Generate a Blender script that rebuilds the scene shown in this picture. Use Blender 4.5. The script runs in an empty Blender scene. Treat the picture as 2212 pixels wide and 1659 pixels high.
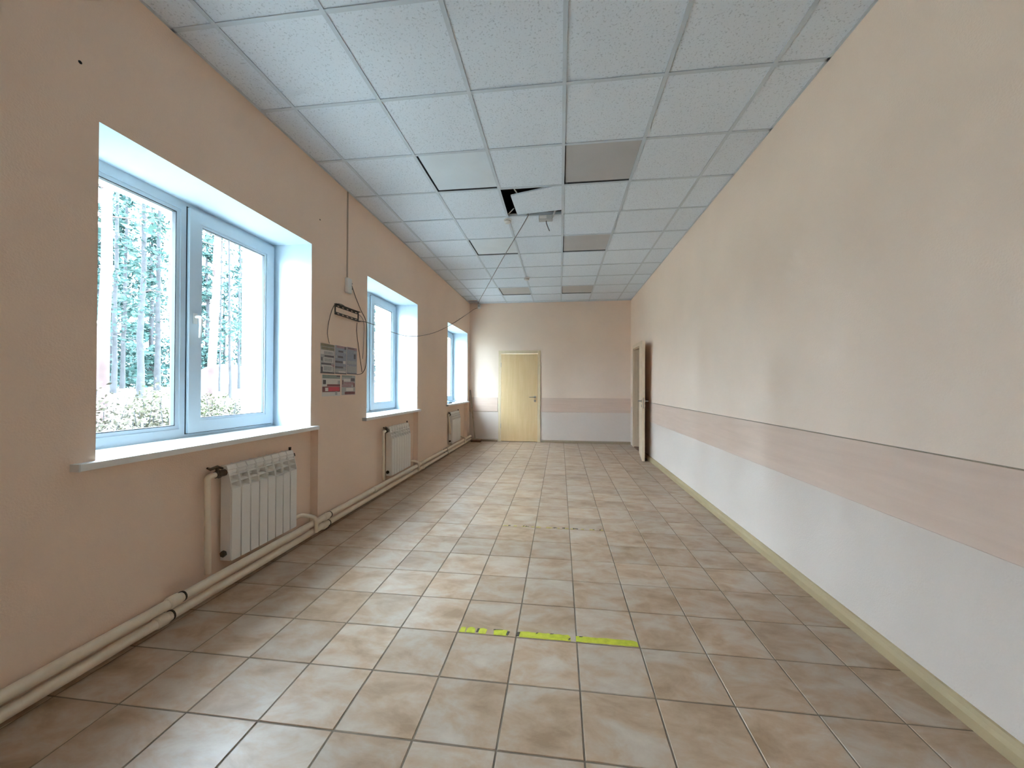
import bpy, bmesh, math, random
from mathutils import Vector, Matrix

random.seed(7)
sc = bpy.context.scene
col = sc.collection

# ------------------------------------------------------------------ camera
CAM_H = 1.236
YAW, PITCH, ROLL = 0.12401, 0.00584, 0.00448
F_PX = 829.5


def camera_axes():
    cy, sy, cp, sp = math.cos(YAW), math.sin(YAW), math.cos(PITCH), math.sin(PITCH)
    fw = Vector((-sy * cp, cy * cp, sp))
    r = Vector((cy, sy, 0))
    u = r.cross(fw)
    cr, sr = math.cos(ROLL), math.sin(ROLL)
    return r * cr + u * sr, u * cr - r * sr, fw


cam_data = bpy.data.cameras.new('camera')
cam_data.sensor_width = 36.0
cam_data.lens = 36.0 * F_PX / 2212.0
cam_data.clip_start = 0.02
cam_data.clip_end = 400
cam = bpy.data.objects.new('camera', cam_data)
col.objects.link(cam)
R_, U_, FW_ = camera_axes()
M = Matrix((R_, U_, -FW_)).transposed().to_4x4()
M.translation = Vector((0, 0, CAM_H))
cam.matrix_world = M
sc.camera = cam

# ------------------------------------------------------------------ daylight: a bright hazy sky
SKY_STRENGTH = 64
world = bpy.data.worlds.new('sky')
world.use_nodes = True
sc.world = world
wn = world.node_tree
wn.nodes.clear()
bg = wn.nodes.new('ShaderNodeBackground')
bg.inputs['Color'].default_value = (0.645, 0.805, 1.0, 1)
bg.inputs['Strength'].default_value = SKY_STRENGTH
wo = wn.nodes.new('ShaderNodeOutputWorld')
wn.links.new(bg.outputs[0], wo.inputs[0])

# ------------------------------------------------------------------ colour management
sc.view_settings.view_transform = 'Standard'
sc.view_settings.look = 'None'
sc.view_settings.gamma = 1.0
sc.view_settings.use_curve_mapping = False
sc.view_settings.exposure = 0.0
sc.cycles.use_denoising = True
sc.cycles.max_bounces = 16
sc.cycles.diffuse_bounces = 10
sc.cycles.glossy_bounces = 4
sc.cycles.transparent_max_bounces = 24
sc.cycles.sample_clamp_indirect = 12

# ------------------------------------------------------------------ room dimensions (metres)
XL, XR = -2.03, 1.51          # left and right wall faces
YB, YF = -4.229, 8.50         # rear and far wall faces
ZC, ZS = 3.10, 3.45           # ceiling grid, slab above it
XO = -2.66                    # outer face of the left wall
XFR = -2.37                   # inner face of the window frames
NICHE = 0.07
WINS = [(1.455, 2.925), (3.845, 5.295), (6.785, 8.290), (-3.40, -1.94)]  # last one is unseen, added behind the camera to let in daylight
WZ0, WZ1 = 0.90, 2.40
CX0, CY0 = 0.0216, 1.171      # ceiling grid origin
FX0, FY0, FT = 0.0867, 1.2942, 0.29603  # floor tile grid


# ================================================================== materials
def new_mat(name):
    m = bpy.data.materials.new(name)
    m.use_nodes = True
    nt = m.node_tree
    b = nt.nodes['Principled BSDF']
    return m, nt, b


def rgb(*c):
    return (c[0], c[1], c[2], 1.0)


def plain(name, c, rough=0.5, metal=0.0, spec=0.5, bump=0.0, bscale=200.0, vary=0.0, vscale=6.0):
    m, nt, b = new_mat(name)
    b.inputs['Roughness'].default_value = rough
    b.inputs['Metallic'].default_value = metal
    b.inputs['Specular IOR Level'].default_value = spec
    tc = nt.nodes.new('ShaderNodeTexCoord')
    nz = nt.nodes.new('ShaderNodeTexNoise')
    nz.inputs['Scale'].default_value = vscale
    nz.inputs['Detail'].default_value = 4
    nt.links.new(tc.outputs['Object'], nz.inputs['Vector'])
    rp = nt.nodes.new('ShaderNodeValToRGB')
    rp.color_ramp.elements[0].position = 0.3
    rp.color_ramp.elements[1].position = 0.7
    rp.color_ramp.elements[0].color = rgb(*[x * (1 - vary) for x in c])
    rp.color_ramp.elements[1].color = rgb(*[min(1, x * (1 + vary)) for x in c])
    nt.links.new(nz.outputs['Fac'], rp.inputs[0])
    nt.links.new(rp.outputs[0], b.inputs['Base Color'])
    if bump > 0:
        n2 = nt.nodes.new('ShaderNodeTexNoise')
        n2.inputs['Scale'].default_value = bscale
        n2.inputs['Detail'].default_value = 3
        nt.links.new(tc.outputs['Object'], n2.inputs['Vector'])
        bp = nt.nodes.new('ShaderNodeBump')
        bp.inputs['Strength'].default_value = bump
        bp.inputs['Distance'].default_value = 0.004
        nt.links.new(n2.outputs['Fac'], bp.inputs['Height'])
        nt.links.new(bp.outputs[0], b.inputs['Normal'])
    return m


def ceiling_tile_mat():
    m, nt, b = new_mat('mineral_fibre_tile')
    b.inputs['Roughness'].default_value = 0.9
    b.inputs['Specular IOR Level'].default_value = 0.2
    tc = nt.nodes.new('ShaderNodeTexCoord')
    geo = nt.nodes.new('ShaderNodeNewGeometry')
    v = nt.nodes.new('ShaderNodeTexNoise')
    v.inputs['Scale'].default_value = 95
    v.inputs['Detail'].default_value = 2
    nt.links.new(geo.outputs['Position'], v.inputs['Vector'])
    rp = nt.nodes.new('ShaderNodeValToRGB')
    rp.color_ramp.elements[0].position = 0.30
    rp.color_ramp.elements[1].position = 0.42
    rp.color_ramp.elements[0].color = rgb(0.58, 0.65, 0.72)
    rp.color_ramp.elements[1].color = rgb(0.81, 0.885, 0.965)
    nt.links.new(v.outputs['Fac'], rp.inputs[0])
    oi = nt.nodes.new('ShaderNodeObjectInfo')
    mp = nt.nodes.new('ShaderNodeMapRange')
    mp.inputs['To Min'].default_value = 0.955
    mp.inputs['To Max'].default_value = 1.0
    nt.links.new(oi.outputs['Random'], mp.inputs['Value'])
    mx = nt.nodes.new('ShaderNodeMix')
    mx.data_type = 'RGBA'
    mx.blend_type = 'MULTIPLY'
    mx.inputs['Factor'].default_value = 1
    nt.links.new(rp.outputs[0], mx.inputs[6])
    nt.links.new(mp.outputs[0], mx.inputs[7])
    nt.links.new(mx.outputs[2], b.inputs['Base Color'])
    bp = nt.nodes.new('ShaderNodeBump')
    bp.inputs['Strength'].default_value = 0.35
    bp.inputs['Distance'].default_value = 0.003
    nt.links.new(v.outputs['Fac'], bp.inputs['Height'])
    nt.links.new(bp.outputs[0], b.inputs['Normal'])
    return m


def floor_tile_mat():
    m, nt, b = new_mat('stone_look_floor_tile')
    geo = nt.nodes.new('ShaderNodeNewGeometry')
    oi = nt.nodes.new('ShaderNodeObjectInfo')
    add = nt.nodes.new('ShaderNodeMath')
    add.operation = 'ADD'
    nt.links.new(oi.outputs['Random'], add.inputs[0])
    nt.links.new(geo.outputs['Random Per Island'], add.inputs[1])
    mul = nt.nodes.new('ShaderNodeMath')
    mul.operation = 'MULTIPLY'
    mul.inputs[1].default_value = 57.0
    nt.links.new(add.outputs[0], mul.inputs[0])
    cmb = nt.nodes.new('ShaderNodeCombineXYZ')
    nt.links.new(mul.outputs[0], cmb.inputs[2])
    va = nt.nodes.new('ShaderNodeVectorMath')
    va.operation = 'ADD'
    nt.links.new(geo.outputs['Position'], va.inputs[0])
    nt.links.new(cmb.outputs[0], va.inputs[1])
    mpg = nt.nodes.new('ShaderNodeMapping')
    mpg.inputs['Scale'].default_value = (4.6, 7.5, 1.0)
    mpg.inputs['Rotation'].default_value = (0, 0, 0.35)
    nt.links.new(va.outputs[0], mpg.inputs['Vector'])
    n1 = nt.nodes.new('ShaderNodeTexNoise')
    n1.inputs['Scale'].default_value = 1.0
    n1.inputs['Detail'].default_value = 5
    n1.inputs['Roughness'].default_value = 0.62
    n1.inputs['Distortion'].default_value = 0.35
    nt.links.new(mpg.outputs[0], n1.inputs['Vector'])
    rp = nt.nodes.new('ShaderNodeValToRGB')
    e = rp.color_ramp.elements
    e[0].position = 0.30
    e[0].color = rgb(0.268, 0.170, 0.098)
    e[1].position = 0.72
    e[1].color = rgb(0.462, 0.368, 0.285)
    k = e.new(0.46)
    k.color = rgb(0.378, 0.255, 0.164)
    k = e.new(0.58)
    k.color = rgb(0.410, 0.317, 0.237)
    nt.links.new(n1.outputs['Fac'], rp.inputs[0])
    mp = nt.nodes.new('ShaderNodeMapRange')
    mp.inputs['To Min'].default_value = 0.90
    mp.inputs['To Max'].default_value = 1.08
    fr = nt.nodes.new('ShaderNodeMath')
    fr.operation = 'FRACT'
    nt.links.new(mul.outputs[0], fr.inputs[0])
    nt.links.new(fr.outputs[0], mp.inputs['Value'])
    mx = nt.nodes.new('ShaderNodeMix')
    mx.data_type = 'RGBA'
    mx.blend_type = 'MULTIPLY'
    mx.inputs['Factor'].default_value = 1
    nt.links.new(rp.outputs[0], mx.inputs[6])
    nt.links.new(mp.outputs[0], mx.inputs[7])
    nt.links.new(mx.outputs[2], b.inputs['Base Color'])
    n2 = nt.nodes.new('ShaderNodeTexNoise')
    n2.inputs['Scale'].default_value = 9
    n2.inputs['Detail'].default_value = 4
    nt.links.new(geo.outputs['Position'], n2.inputs['Vector'])
    m2 = nt.nodes.new('ShaderNodeMapRange')
    m2.inputs['To Min'].default_value = 0.26
    m2.inputs['To Max'].default_value = 0.46
    nt.links.new(n2.outputs['Fac'], m2.inputs['Value'])
    nt.links.new(m2.outputs[0], b.inputs['Roughness'])
    b.inputs['Specular IOR Level'].default_value = 0.5
    n3 = nt.nodes.new('ShaderNodeTexNoise')
    n3.inputs['Scale'].default_value = 24
    n3.inputs['Detail'].default_value = 3
    nt.links.new(geo.outputs['Position'], n3.inputs['Vector'])
    bp = nt.nodes.new('ShaderNodeBump')
    bp.inputs['Strength'].default_value = 0.10
    bp.inputs['Distance'].default_value = 0.004
    nt.links.new(n3.outputs['Fac'], bp.inputs['Height'])
    nt.links.new(bp.outputs[0], b.inputs['Normal'])
    return m


def wood_mat(name, c1, c2, axis, rough=0.5, scale=3.0):
    """straight fine grain running along the given axis (0 x, 1 y, 2 z)"""
    m, nt, b = new_mat(name)
    b.inputs['Roughness'].default_value = rough
    geo = nt.nodes.new('ShaderNodeNewGeometry')
    mpg = nt.nodes.new('ShaderNodeMapping')
    s = [scale * 14] * 3
    s[axis] = scale
    mpg.inputs['Scale'].default_value = s
    nt.links.new(geo.outputs['Position'], mpg.inputs['Vector'])
    n = nt.nodes.new('ShaderNodeTexNoise')
    n.inputs['Scale'].default_value = 1
    n.inputs['Detail'].default_value = 5
    n.inputs['Distortion'].default_value = 0.4
    nt.links.new(mpg.outputs[0], n.inputs['Vector'])
    rp = nt.nodes.new('ShaderNodeValToRGB')
    rp.color_ramp.elements[0].position = 0.3
    rp.color_ramp.elements[1].position = 0.7
    rp.color_ramp.elements[0].color = rgb(*c1)
    rp.color_ramp.elements[1].color = rgb(*c2)
    nt.links.new(n.outputs['Fac'], rp.inputs[0])
    nt.links.new(rp.outputs[0], b.inputs['Base Color'])
    return m


def glass_mat():
    m = bpy.data.materials.new('window_glass')
    m.use_nodes = True
    nt = m.node_tree
    nt.nodes.clear()
    out = nt.nodes.new('ShaderNodeOutputMaterial')
    t = nt.nodes.new('ShaderNodeBsdfTransparent')
    t.inputs[0].default_value = rgb(0.96, 0.98, 0.97)
    g = nt.nodes.new('ShaderNodeBsdfGlossy')
    g.inputs['Roughness'].default_value = 0.02
    mx = nt.nodes.new('ShaderNodeMixShader')
    mx.inputs[0].default_value = 0.035
    nt.links.new(t.outputs[0], mx.inputs[1])
    nt.links.new(g.outputs[0], mx.inputs[2])
    nt.links.new(mx.outputs[0], out.inputs[0])
    return m


def leaf_mat(name, c1, c2):
    m, nt, b = new_mat(name)
    b.inputs['Roughness'].default_value = 0.7
    b.inputs['Specular IOR Level'].default_value = 0.2
    geo = nt.nodes.new('ShaderNodeNewGeometry')
    rp = nt.nodes.new('ShaderNodeValToRGB')
    rp.color_ramp.elements[0].color = rgb(*c1)
    rp.color_ramp.elements[1].color = rgb(*c2)
    nt.links.new(geo.outputs['Random Per Island'], rp.inputs[0])
    nt.links.new(rp.outputs[0], b.inputs['Base Color'])
    return m


MAT = {
    'cream': plain('cream_wall_paint', (0.79, 0.625, 0.50), 0.85, spec=0.25, bump=0.30, bscale=130, vary=0.03, vscale=1.6),
    'white_wall': plain('white_wall_paint', (0.665, 0.560, 0.480), 0.85, spec=0.25, bump=0.30, bscale=130, vary=0.02, vscale=1.6),
    'reveal': plain('skylit_blue_reveal_paint', (0.64, 0.75, 0.83), 0.7, spec=0.3, vary=0.01),  # blue tint of the sky light is put into the reveal colour
    'facade': plain('cream_facade_render', (0.86, 0.84, 0.74), 0.9, bump=0.3, bscale=60, vary=0.02),
    'stripe': wood_mat('pinkish_laminate', (0.610, 0.445, 0.345), (0.660, 0.490, 0.385), 1, 0.45, 2.0),
    'stripe_far': wood_mat('pinkish_laminate_far', (0.610, 0.445, 0.345), (0.660, 0.490, 0.385), 0, 0.45, 2.0),
    'tile': ceiling_tile_mat(),
    'grid': plain('shade_grey_ceiling_grid', (0.60, 0.67, 0.73), 0.5, vary=0.03),  # white bars, with their shade put into a greyer colour
    'slab': plain('raw_concrete_slab', (0.10, 0.09, 0.085), 0.95, vary=0.2),
    'diffuser': plain('satin_light_diffuser', (0.475, 0.475, 0.475), 0.34, spec=0.6, vary=0.05, vscale=3),
    'diffuser_sheen': plain('window_sheen_light_diffuser', (0.74, 0.82, 0.88), 0.32, spec=0.6, vary=0.04, vscale=3),  # same panel as the grey one, window reflection put into its paler colour
    'housing': plain('grey_light_housing', (0.07, 0.07, 0.07), 0.6),
    'floor_tile': floor_tile_mat(),
    'grout': plain('brown_grout', (0.165, 0.125, 0.088), 0.9, vary=0.15, vscale=20),
    'upvc': plain('white_upvc', (0.60, 0.70, 0.77), 0.3, vary=0.01),
    'gasket': plain('dark_rubber_gasket', (0.03, 0.04, 0.045), 0.6),
    'sill': plain('white_laminate_sill', (0.86, 0.86, 0.84), 0.35, vary=0.01),
    'glass': glass_mat(),
    'radiator': plain('white_radiator_enamel', (0.82, 0.80, 0.76), 0.35, vary=0.01),
    'pipe': plain('cream_pipe_paint', (0.76, 0.66, 0.52), 0.40, bump=0.08, bscale=40, vary=0.05, vscale=9),
    'valve': plain('dark_brass_valve', (0.075, 0.055, 0.03), 0.4, 0.6, vary=0.2, vscale=40),
    'door': wood_mat('light_oak_veneer', (0.640, 0.440, 0.220), (0.700, 0.500, 0.270), 2, 0.42, 2.0),
    'door_frame': wood_mat('pale_oak_casing', (0.640, 0.510, 0.320), (0.690, 0.560, 0.370), 2, 0.45, 2.0),
    'door_pale': wood_mat('faded_oak_veneer', (0.640, 0.495, 0.340), (0.690, 0.545, 0.385), 2, 0.45, 2.0),
    'steel': plain('brushed_steel', (0.42, 0.38, 0.33), 0.32, 0.9),
    'baseboard': plain('tan_plastic_baseboard', (0.400, 0.300, 0.165), 0.4, vary=0.06, vscale=5),
    'baseboard_brown': plain('brown_baseboard', (0.270, 0.205, 0.130), 0.5, vary=0.06),
    'tape': plain('yellow_floor_tape', (0.43, 0.425, 0.022), 0.55, vary=0.22, vscale=30),
    'tape_worn': plain('worn_tape_residue', (0.42, 0.34, 0.11), 0.7, vary=0.25, vscale=50),
    'smudge': plain('black_adhesive_smudge', (0.055, 0.045, 0.03), 0.8),
    'black_steel': plain('black_bracket_steel', (0.035, 0.030, 0.022), 0.5, 0.2, vary=0.2, vscale=60),
    'cable_dark': plain('dark_cable_sheath', (0.085, 0.06, 0.045), 0.6),
    'cable_grey': plain('grey_cable_sheath', (0.16, 0.155, 0.15), 0.6),
    'white_plastic': plain('white_plastic', (0.72, 0.70, 0.67), 0.4, vary=0.02),
    'grey_plastic': plain('grey_plastic', (0.48, 0.49, 0.48), 0.45, vary=0.03),
    'blue_plastic': plain('blue_grey_plastic', (0.16, 0.24, 0.30), 0.45, vary=0.05),
    'conduit': plain('tan_surface_conduit', (0.42, 0.33, 0.25), 0.6),
    'old_wood': plain('weathered_wood', (0.34, 0.28, 0.21), 0.8, vary=0.2, vscale=25),
    'brown_wood': plain('dark_brown_wood', (0.16, 0.085, 0.045), 0.7, vary=0.2, vscale=25),
    'paper': plain('poster_paper', (0.64, 0.61, 0.57), 0.6),
    'p_grey': plain('poster_grey_print', (0.36, 0.355, 0.35), 0.6, vary=0.12, vscale=60),
    'p_blue': plain('poster_blue_grey_print', (0.255, 0.275, 0.32), 0.6, vary=0.12, vscale=60),
    'p_dark': plain('poster_dark_print', (0.065, 0.055, 0.055), 0.6, vary=0.2, vscale=60),
    'p_olive': plain('poster_olive_print', (0.15, 0.13, 0.08), 0.6, vary=0.2, vscale=60),
    'p_red': plain('poster_red_print', (0.42, 0.045, 0.065), 0.6, vary=0.1, vscale=60),
    'p_maroon': plain('poster_maroon_print', (0.15, 0.045, 0.045), 0.6, vary=0.2, vscale=60),
    'p_mauve': plain('poster_mauve_print', (0.30, 0.18, 0.19), 0.6, vary=0.2, vscale=60),
    'p_green': plain('poster_green_grey_print', (0.22, 0.26, 0.22), 0.6, vary=0.1, vscale=60),
    'ground': plain('sandy_forest_ground', (0.26, 0.25, 0.215), 0.95, bump=0.4, bscale=6, vary=0.35, vscale=0.8),
    'mound': plain('pale_sand', (0.34, 0.34, 0.32), 0.95, bump=0.4, bscale=4, vary=0.12, vscale=2),
    'bark': plain('grey_brown_bark', (0.020, 0.020, 0.021), 0.95, bump=0.6, bscale=18, vary=0.4, vscale=7),
    'bark_red': plain('reddish_pine_bark', (0.052, 0.030, 0.026), 0.95, bump=0.6, bscale=18, vary=0.35, vscale=5),
    'needles': leaf_mat('pine_needles', (0.012, 0.034, 0.030), (0.026, 0.058, 0.050)),
    'needles_pale': leaf_mat('young_needles', (0.018, 0.046, 0.040), (0.034, 0.070, 0.056)),
    'dry_leaf': leaf_mat('dry_shrub_leaf', (0.022, 0.019, 0.012), (0.105, 0.095, 0.066)),
    'green_leaf': leaf_mat('olive_shrub_leaf', (0.020, 0.022, 0.008), (0.085, 0.088, 0.046)),
    'mark': plain('dark_screw_hole', (0.03, 0.025, 0.02), 0.9),
}


# ================================================================== mesh building
class MB:
    def __init__(self):
        self.v, self.f, self.m = [], [], []

    def quad(self, pts, mi=0):
        o = len(self.v)
        self.v += [tuple(p) for p in pts]
        self.f.append(tuple(range(o, o + len(pts))))
        self.m.append(mi)

    def box(self, a, b, mi=0, ch=0.0):
        x0, y0, z0 = a
        x1, y1, z1 = b
        if ch > 0:
            bm = bmesh.new()
            bmesh.ops.create_cube(bm, size=1)
            for vv in bm.verts:
                vv.co = Vector(((x0 + x1) / 2 + vv.co.x * (x1 - x0), (y0 + y1) / 2 + vv.co.y * (y1 - y0), (z0 + z1) / 2 + vv.co.z * (z1 - z0)))
            bmesh.ops.bevel(bm, geom=bm.edges[:], offset=ch, segments=1, affect='EDGES')
            self.from_bm(bm, mi)
            return
        o = len(self.v)
        self.v += [(x0, y0, z0), (x1, y0, z0), (x1, y1, z0), (x0, y1, z0), (x0, y0, z1), (x1, y0, z1), (x1, y1, z1), (x0, y1, z1)]
        for f in ((0, 3, 2, 1), (4, 5, 6, 7), (0, 1, 5, 4), (1, 2, 6, 5), (2, 3, 7, 6), (3, 0, 4, 7)):
            self.f.append(tuple(o + i for i in f))
            self.m.append(mi)

    def from_bm(self, bm, mi=0):
        o = len(self.v)
        bm.verts.index_update()
        self.v += [tuple(v.co) for v in bm.verts]
        for f in bm.faces:
            self.f.append(tuple(o + v.index for v in f.verts))
            self.m.append(mi)
        bm.free()

    def prism(self, poly, axis, a, b, mi=0):
        """extrude a 2-D polygon (in the two axes other than `axis`, in order) from a to b"""
        def P(p, t):
            q = [0, 0, 0]
            oth = [i for i in range(3) if i != axis]
            q[oth[0]], q[oth[1]], q[axis] = p[0], p[1], t
            return tuple(q)
        n = len(poly)
        o = len(self.v)
        self.v += [P(p, a) for p in poly] + [P(p, b) for p in poly]
        self.f.append(tuple(o + i for i in range(n)))
        self.f.append(tuple(o + n + i for i in reversed(range(n))))
        self.m += [mi, mi]
        for i in range(n):
            j = (i + 1) % n
            self.f.append((o + i, o + n + i, o + n + j, o + j))
            self.m.append(mi)

    def tube(self, pts, r, n=8, mi=0, caps=True):
        pts = [Vector(p) for p in pts]
        rs = r if isinstance(r, (list, tuple)) else [r] * len(pts)
        o = len(self.v)
        ref = None
        for i, p in enumerate(pts):
            t = (pts[min(i + 1, len(pts) - 1)] - pts[max(i - 1, 0)])
            if t.length < 1e-9:
                t = Vector((0, 0, 1))
            t.normalize()
            if ref is None:
                ref = t.orthogonal().normalized()
            else:
                ref = (ref - t * ref.dot(t))
                ref = ref.normalized() if ref.length > 1e-6 else t.orthogonal().normalized()
            bn = t.cross(ref)
            for k in range(n):
                a = 2 * math.pi * k / n
                self.v.append(tuple(p + (ref * math.cos(a) + bn * math.sin(a)) * rs[i]))
        for i in range(len(pts) - 1):
            for k in range(n):
                k2 = (k + 1) % n
                self.f.append((o + i * n + k, o + i * n + k2, o + (i + 1) * n + k2, o + (i + 1) * n + k))
                self.m.append(mi)
        if caps:
            self.f.append(tuple(o + k for k in reversed(range(n))))
            self.f.append(tuple(o + (len(pts) - 1) * n + k for k in range(n)))
            self.m += [mi, mi]

    def lathe(self, prof, centre, n=20, mi=0):
        """profile of (radius, z) turned round a vertical axis"""
        self.tube([(centre[0], centre[1], centre[2] + z) for _, z in prof], [max(r, 1e-4) for r, _ in prof], n, mi)

    def mesh(self, name, mats, smooth=False):
        me = bpy.data.meshes.new(name)
        me.from_pydata(self.v, [], self.f)
        for m in mats:
            me.materials.append(MAT[m] if isinstance(m, str) else m)
        me.polygons.foreach_set('material_index', self.m)
        if smooth:
            me.polygons.foreach_set('use_smooth', [True] * len(me.polygons))
        me.update()
        bm = bmesh.new()
        bm.from_mesh(me)
        bmesh.ops.recalc_face_normals(bm, faces=bm.faces[:])
        bm.to_mesh(me)
        bm.free()
        if smooth:
            try:
                me.set_sharp_from_angle(angle=math.radians(40))
            except Exception:
                pass
        return me

    def build(self, name, mats, parent=None, smooth=False):
        if isinstance(mats, str):
            mats = [mats]
        return link(name, self.mesh(name, mats, smooth), parent)


def link(name, me, parent=None, loc=None):
    o = bpy.data.objects.new(name, me)
    col.objects.link(o)
    if parent is not None:
        o.parent = parent
        if parent.type == 'EMPTY':
            o.matrix_parent_inverse = Matrix.Translation(-parent.location)
    if loc is not None:
        o.location = loc
    return o


def tag(o, label=None, cat=None, group=None, kind=None):
    if label:
        o['label'] = label
    if cat:
        o['category'] = cat
    if group:
        o['group'] = group
    if kind:
        o['kind'] = kind
    return o


def thing(name, loc, label, cat=None, group=None, kind=None):
    e = bpy.data.objects.new(name, None)
    e.empty_display_size = 0.1
    e.location = loc
    col.objects.link(e)
    return tag(e, label, cat, group, kind)


def solid_grid(xs, ys, zs, solid, matfn):
    """boundary faces of the solid cells of a box grid; matfn(centre, axis, sign) gives the material slot"""
    mb = MB()
    nx, ny, nz = len(xs) - 1, len(ys) - 1, len(zs) - 1
    vid = {}

    def V(i, j, k):
        if (i, j, k) not in vid:
            vid[(i, j, k)] = len(mb.v)
            mb.v.append((xs[i], ys[j], zs[k]))
        return vid[(i, j, k)]

    def S(i, j, k):
        if not (0 <= i < nx and 0 <= j < ny and 0 <= k < nz):
            return False
        return solid((xs[i] + xs[i + 1]) / 2, (ys[j] + ys[j + 1]) / 2, (zs[k] + zs[k + 1]) / 2)
    for i in range(nx):
        for j in range(ny):
            for k in range(nz):
                if not S(i, j, k):
                    continue
                c = ((xs[i] + xs[i + 1]) / 2, (ys[j] + ys[j + 1]) / 2, (zs[k] + zs[k + 1]) / 2)
                for ax, sg, q in ((0, -1, [(0, 0, 0), (0, 0, 1), (0, 1, 1), (0, 1, 0)]), (0, 1, [(1, 0, 0), (1, 1, 0), (1, 1, 1), (1, 0, 1)]),
                                  (1, -1, [(0, 0, 0), (1, 0, 0), (1, 0, 1), (0, 0, 1)]), (1, 1, [(0, 1, 0), (0, 1, 1), (1, 1, 1), (1, 1, 0)]),
                                  (2, -1, [(0, 0, 0), (0, 1, 0), (1, 1, 0), (1, 0, 0)]), (2, 1, [(0, 0, 1), (1, 0, 1), (1, 1, 1), (0, 1, 1)])):
                    d = [0, 0, 0]
                    d[ax] = sg
                    if S(i + d[0], j + d[1], k + d[2]):
                        continue
                    mb.f.append(tuple(V(i + a, j + b, k + e) for a, b, e in q))
                    mb.m.append(matfn(c, ax, sg))
    return mb


# ================================================================== the room shell
NICHES = [(1.75, 3.027), (4.08, 5.340), (6.785, 8.335), (-3.1, -1.90)]
SILL_Z0 = 0.870


def left_wall():
    ys = sorted({YB - 0.3, YF + 0.3, *[v for w in WINS for v in w], *[v for w in NICHES for v in w]})
    xs = [XO, XFR - 0.03, XL - NICHE, XL]
    zs = [-0.45, 0.0, SILL_Z0, WZ1, ZS]

    def solid(x, y, z):
        if SILL_Z0 < z < WZ1 and any(a < y < b for a, b in WINS):
            return False
        if x > XL - NICHE and 0 < z < SILL_Z0 and any(a < y < b for a, b in NICHES):
            return False
        return True

    def matfn(c, ax, sg):
        if ax == 0 and sg > 0:
            return 0
        if ax == 0:
            return 2
        if SILL_Z0 < c[2] < WZ1 or (ax == 2 and c[2] > SILL_Z0 - 0.5):
            if ax == 2 and c[0] > XL - NICHE and sg < 0 and c[2] < WZ1:
                return 0
            return 1 if c[0] > XFR - 0.03 else 2
        return 0
    o = solid_grid(xs, ys, zs, solid, matfn).build('wall_left', ['cream', 'reveal', 'facade'])
    tag(o, 'cream painted wall with deep window openings and radiator niches', kind='structure')


left_wall()

D2 = (7.40, 8.17)      # doorway in the right wall (y range)
D2T = 2.02
STR_R = (0.652, 0.968)
STR_F = (0.672, 0.985)


def right_wall():
    ys = [YB - 0.3, D2[0], D2[1], YF + 0.3]
    xs = [XR, XR + 0.18]
    zs = [0, 0.81, D2T, ZS]
    o = solid_grid(xs, ys, zs, lambda x, y, z: not (D2[0] < y < D2[1] and z < D2T), lambda c, a, s: 1 if c[2] < 0.81 and a == 0 else 0).build('wall_right', ['cream', 'white_wall'])
    tag(o, 'long cream wall with a wood-look band and white lower part', kind='structure')


right_wall()

D1 = (-1.305, -0.485)  # far door leaf (x range)
D1T = 1.955


def far_wall():
    xs = [XL, D1[0] - 0.012, D1[1] + 0.012, XR]
    ys = [YF, YF + 0.2]
    zs = [0, 0.83, D1T + 0.012, ZS]
    o = solid_grid(xs, ys, zs, lambda x, y, z: not (xs[1] < x < xs[2] and z < D1T), lambda c, a, s: 1 if c[2] < 0.83 and a == 1 else 0).build('wall_far', ['cream', 'white_wall'])
    tag(o, 'cream end wall with a closed oak door', kind='structure')
    mb = MB()
    mb.box((XL, YB - 0.2, -0.45), (XR, YB, ZS))
    tag(mb.build('wall_rear', 'cream'), 'plain cream end wall behind the viewer', kind='structure')


far_wall()

# corridor seen through the doorway in the right wall
mb = MB()
mb.box((XR + 0.18, 6.9, -0.12), (3.2, YF + 0.2, -0.004))
mb.box((3.2, 6.9, -0.1), (3.3, YF + 0.2, 2.8))
mb.box((XR + 0.18, 6.8, -0.1), (3.3, 6.9, 2.8))
mb.box((XR + 0.18, YF + 0.2, -0.1), (3.3, YF + 0.3, 2.8))
mb.box((XR + 0.18, 6.8, 2.8), (3.3, YF + 0.3, 2.9))
tag(mb.build('wall_corridor', 'cream'), 'dim cream corridor behind the open door', kind='structure')

# wood-look bands
def band(name, a, b, mat, label):
    mb = MB()
    mb.box(a, b, 0, 0.002)
    return tag(mb.build(name, mat), label, kind='structure')


bd = band('trim_1', (XR - 0.009, YB, STR_R[0]), (XR, D2[0] - 0.075, STR_R[1]), 'stripe', 'pinkish wood-look band running along the right wall')
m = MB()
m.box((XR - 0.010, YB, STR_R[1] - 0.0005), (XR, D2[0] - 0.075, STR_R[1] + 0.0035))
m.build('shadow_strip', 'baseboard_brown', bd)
band('trim_2', (D1[1] + 0.075, YF - 0.009, STR_F[0]), (XR, YF, STR_F[1]), 'stripe_far', 'pinkish wood-look band between the oak door and the corner')
bd = band('trim_3', (XL, YF - 0.009, STR_F[0]), (D1[0] - 0.075, YF, STR_F[1]), 'stripe_far', 'short pinkish wood-look band between the corner window and the oak door')


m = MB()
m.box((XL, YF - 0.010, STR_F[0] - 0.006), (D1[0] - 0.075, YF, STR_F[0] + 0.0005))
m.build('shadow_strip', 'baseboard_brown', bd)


# baseboards with a rounded top
def base_profile(h, d):
    return [(0, 0), (d, 0), (d, h * 0.55), (d * 0.75, h * 0.8), (d * 0.35, h * 0.96), (0, h)]


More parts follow.
